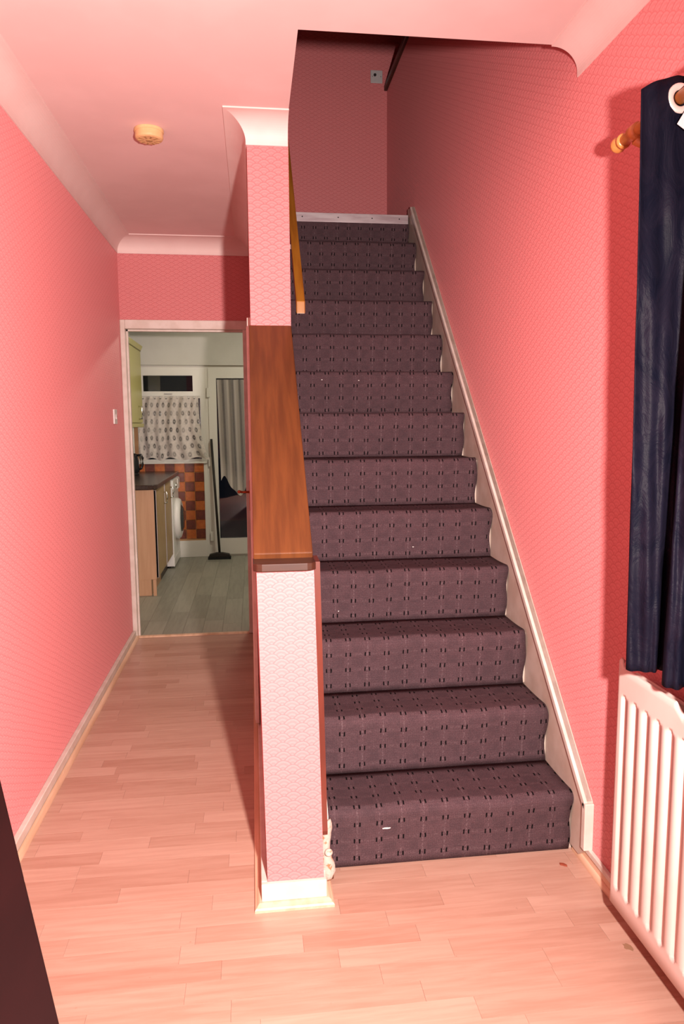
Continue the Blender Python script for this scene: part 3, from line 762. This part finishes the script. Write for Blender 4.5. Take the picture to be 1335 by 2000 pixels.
wt = bmesh.new(); prism(wt, [(KX0 + .002, 5.795), (-.83, 5.795), (-.785, 5.815), (-.762, 5.86), (-.762, 7.575), (KX0 + .002, 7.575)], .870, .910, 'z')
tag(obj('worktop', wt, 'worktop_brown', bevel=.008, seg=3), 'dark brown kitchen worktop over the base cabinets', 'worktop')

wm = thing('washing_machine', 'white front loading washing machine under the worktop end', 'washing machine', (-1.05, 7.28, 0))
part('body', B(-1.34, -.772, 6.985, 7.572, .02, .862), 'appliance_white', wm, bevel=.008)
part('control_panel', B(-.772, -.760, 6.99, 7.567, .735, .855), 'appliance_white', wm, bevel=.004)
part('drawer', B(-.762, -.754, 7.37, 7.55, .745, .845), 'appliance_white', wm, bevel=.003)
Mx = lambda x, y, z: Matrix.Translation((x, y, z)) @ Matrix.Rotation(PI / 2, 4, 'Y')
part('dial', lathe(bmesh.new(), [(.026, 0), (.026, .014), (.020, .022)], 20, Mx(-.760, 7.15, .795)), 'chrome', wm, smooth=True)
dr_ = part('door_ring', lathe(bmesh.new(), [(.205, 0), (.205, .025), (.190, .048), (.160, .058), (.148, .050), (.140, .030)], 40, Mx(-.773, 7.28, .455)), 'appliance_white', wm, smooth=True)
bm = lathe(bmesh.new(), [(.140, .028), (.130, .060), (.10, .075), (.03, .08)], 32, Mx(-.773, 7.28, .455)); bmesh.ops.translate(bm, verts=bm.verts, vec=-wm.location)
obj('porthole', bm, 'wm_glass', dr_, smooth=True)
part('kick_plate', B(-.778, -.770, 6.99, 7.567, .02, .10), 'appliance_white', wm)
for xx in (-1.30, -.83):
    for yy in (7.03, 7.53): part('foot', lathe(bmesh.new(), [(.018, 0), (.018, .02), (.012, .022)], 12, Matrix.Translation((xx, yy, 0))), 'black_plastic', wm)

wc = thing('wall_cabinet', 'lime yellow wall cabinet above the kitchen worktop', 'cabinet', (-1.235, 6.55, 1.37))
CX = -1.075; CY0, CY1 = 6.35, 7.39
part('carcass', B(KX0, CX - .018, CY0, CY1, 1.40, 2.13), 'lime_door', wc)
d_ = part('door', B(CX - .018, CX, CY0 + .003, CY1 - .003, 1.405, 2.10), 'lime_door', wc, bevel=.002)
bm = tube(bmesh.new(), [(CX, 7.14, 1.44), (CX + .03, 7.14, 1.445), (CX + .035, 7.14, 1.50), (CX + .03, 7.14, 1.555), (CX, 7.14, 1.56)], .008, 8); bmesh.ops.translate(bm, verts=bm.verts, vec=-wc.location)
obj('handle', bm, 'chrome', d_, smooth=True)
part('cornice', P([(CX - .03, 2.108), (CX + .004, 2.108), (CX + .022, 2.15), (CX - .03, 2.15)], CY0 - .01, CY1 + .01, 'y'), 'lime_door', wc)
part('cornice_groove', B(CX - .02, CX + .0045, CY0, CY1, 2.100, 2.109), 'lime_dark', wc)
part('pelmet', B(CX - .018, CX + .008, CY0, CY1, 1.362, 1.398), 'lime_door', wc, bevel=.004)

kt = thing('kettle', 'black electric kettle standing on the kitchen worktop', 'kettle', (-1.155, 7.06, .910))
obj('base', lathe(bmesh.new(), [(.072, 0), (.075, .006), (.072, .018), (.06, .020)], 28), 'black_plastic', kt, smooth=True)
obj('jug', lathe(bmesh.new(), [(.060, .020), (.078, .026), (.080, .06), (.074, .13), (.064, .18), (.055, .192)], 28), 'black_plastic', kt, smooth=True)
obj('lid', lathe(bmesh.new(), [(.056, .190), (.052, .202), (.02, .208), (.014, .222), (.006, .224)], 24), 'black_plastic', kt, smooth=True)
obj('handle', tube(bmesh.new(), [(.05, 0, .185), (.095, 0, .190), (.112, 0, .16), (.110, 0, .10), (.095, 0, .06), (.072, 0, .05)], .011, 10), 'black_plastic', kt, smooth=True)
obj('spout', P([(-.055, .188), (-.095, .178), (-.072, .130)], -.016, .016, 'y'), 'black_plastic', kt, bevel=.003)
obj('level_window', B(-.012, .012, -.083, -.074, .045, .075), 'chrome', kt, bevel=.002)
pipe = bmesh.new(); tube(pipe, [(-1.205, 7.555, .91), (-1.205, 7.555, 1.50)], .014, 12)
tag(obj('pipe', pipe, 'upvc', smooth=True), 'thin white pipe running up the tiled wall behind the kettle', 'pipe')

bm_ = thing('broom', 'dark long-handled broom leaning by the kitchen back door', 'broom', (-.362, 7.44, 0))
part('handle', tube(bmesh.new(), [(-.362, 7.44, .055), (-.420, 7.545, 1.235)], .0125, 12), 'broom_dark', bm_, smooth=True)
part('head', P([(-.475, .022), (-.250, .022), (-.262, .050), (-.330, .066), (-.395, .066), (-.463, .050)], 7.405, 7.475, 'y'), 'broom_dark', bm_, bevel=.004)
bb = bmesh.new(); rb = random.Random(5)
for i in range(46):
    for j in range(5):
        x = -.476 + .228 * i / 45; yy = 7.402 + .076 * j / 4
        box(bb, x - .0022, x + .0022, yy - .004, yy + .004, 0, .024)
bo = part('bristles', bb, 'bristle_dark', bm_); bo['kind'] = 'stuff'

lp = thing('ceiling_lamp', 'round glowing lamp on the kitchen ceiling', 'ceiling lamp', (.15, 6.15, 2.45))
obj('base', lathe(bmesh.new(), [(.15, 0), (.15, -.02), (.14, -.025)], 32), 'appliance_white', lp)
obj('diffuser', lathe(bmesh.new(), [(.135, -.025), (.13, -.05), (.09, -.075), (.02, -.085)], 32), 'lamp_glow', lp, smooth=True)

# ------------------------------------------------------------------ bits on carpet and floor
def blob(name, lab, catg, loc, sc, mt, rot=0, group=None, sd_=1):
    rg = random.Random(sd_); n = 12
    pts = [(sc[0] * math.cos(2 * PI * i / n) * rg.uniform(.55, 1.1), sc[1] * math.sin(2 * PI * i / n) * rg.uniform(.55, 1.1)) for i in range(n)]
    o = obj(name, P(pts, 0, sc[2], 'z'), mt); o.location = loc; o.rotation_euler[2] = rot
    return tag(o, lab, catg, group)
blob('leaf_scrap', 'curled red brown scrap lying on the floor by the bottom stair', 'scrap', (.937, 2.000, .0004), (.016, .006, .004), 'dead_leaf', -.6, None, 4)
blob('floor_stain', 'dark brown stain on the laminate in front of the radiator', 'stain', (.955, 1.640, .0003), (.013, .017, .0008), 'stain_brown', .3, None, 9)
for i, (x, y, z, L, lab) in enumerate((
        (.340, 3.515, 1.591, .004, 'tiny pale fleck of lint on the eighth riser, nearer the handrail'),
        (.520, 3.515, 1.588, .004, 'tiny pale fleck of lint on the eighth riser, towards its middle'),
        (.655, 2.899, .867, .004, 'tiny pale fleck of lint on the fifth riser of the stairs'),
        (.388, 2.064, .131, .014, 'thin white thread of lint lying across the bottom riser'),
        (.315, 2.688, .661, .003, 'tiny pale fleck of lint on the fourth riser of the stairs'))):
    o = blob('lint', lab, 'lint', (x, y - .004, z), (L, .0016, .004), 'lint', 0, 'bits of lint on the carpet', i)
    o.rotation_euler = (-PI / 2, 0, 0)
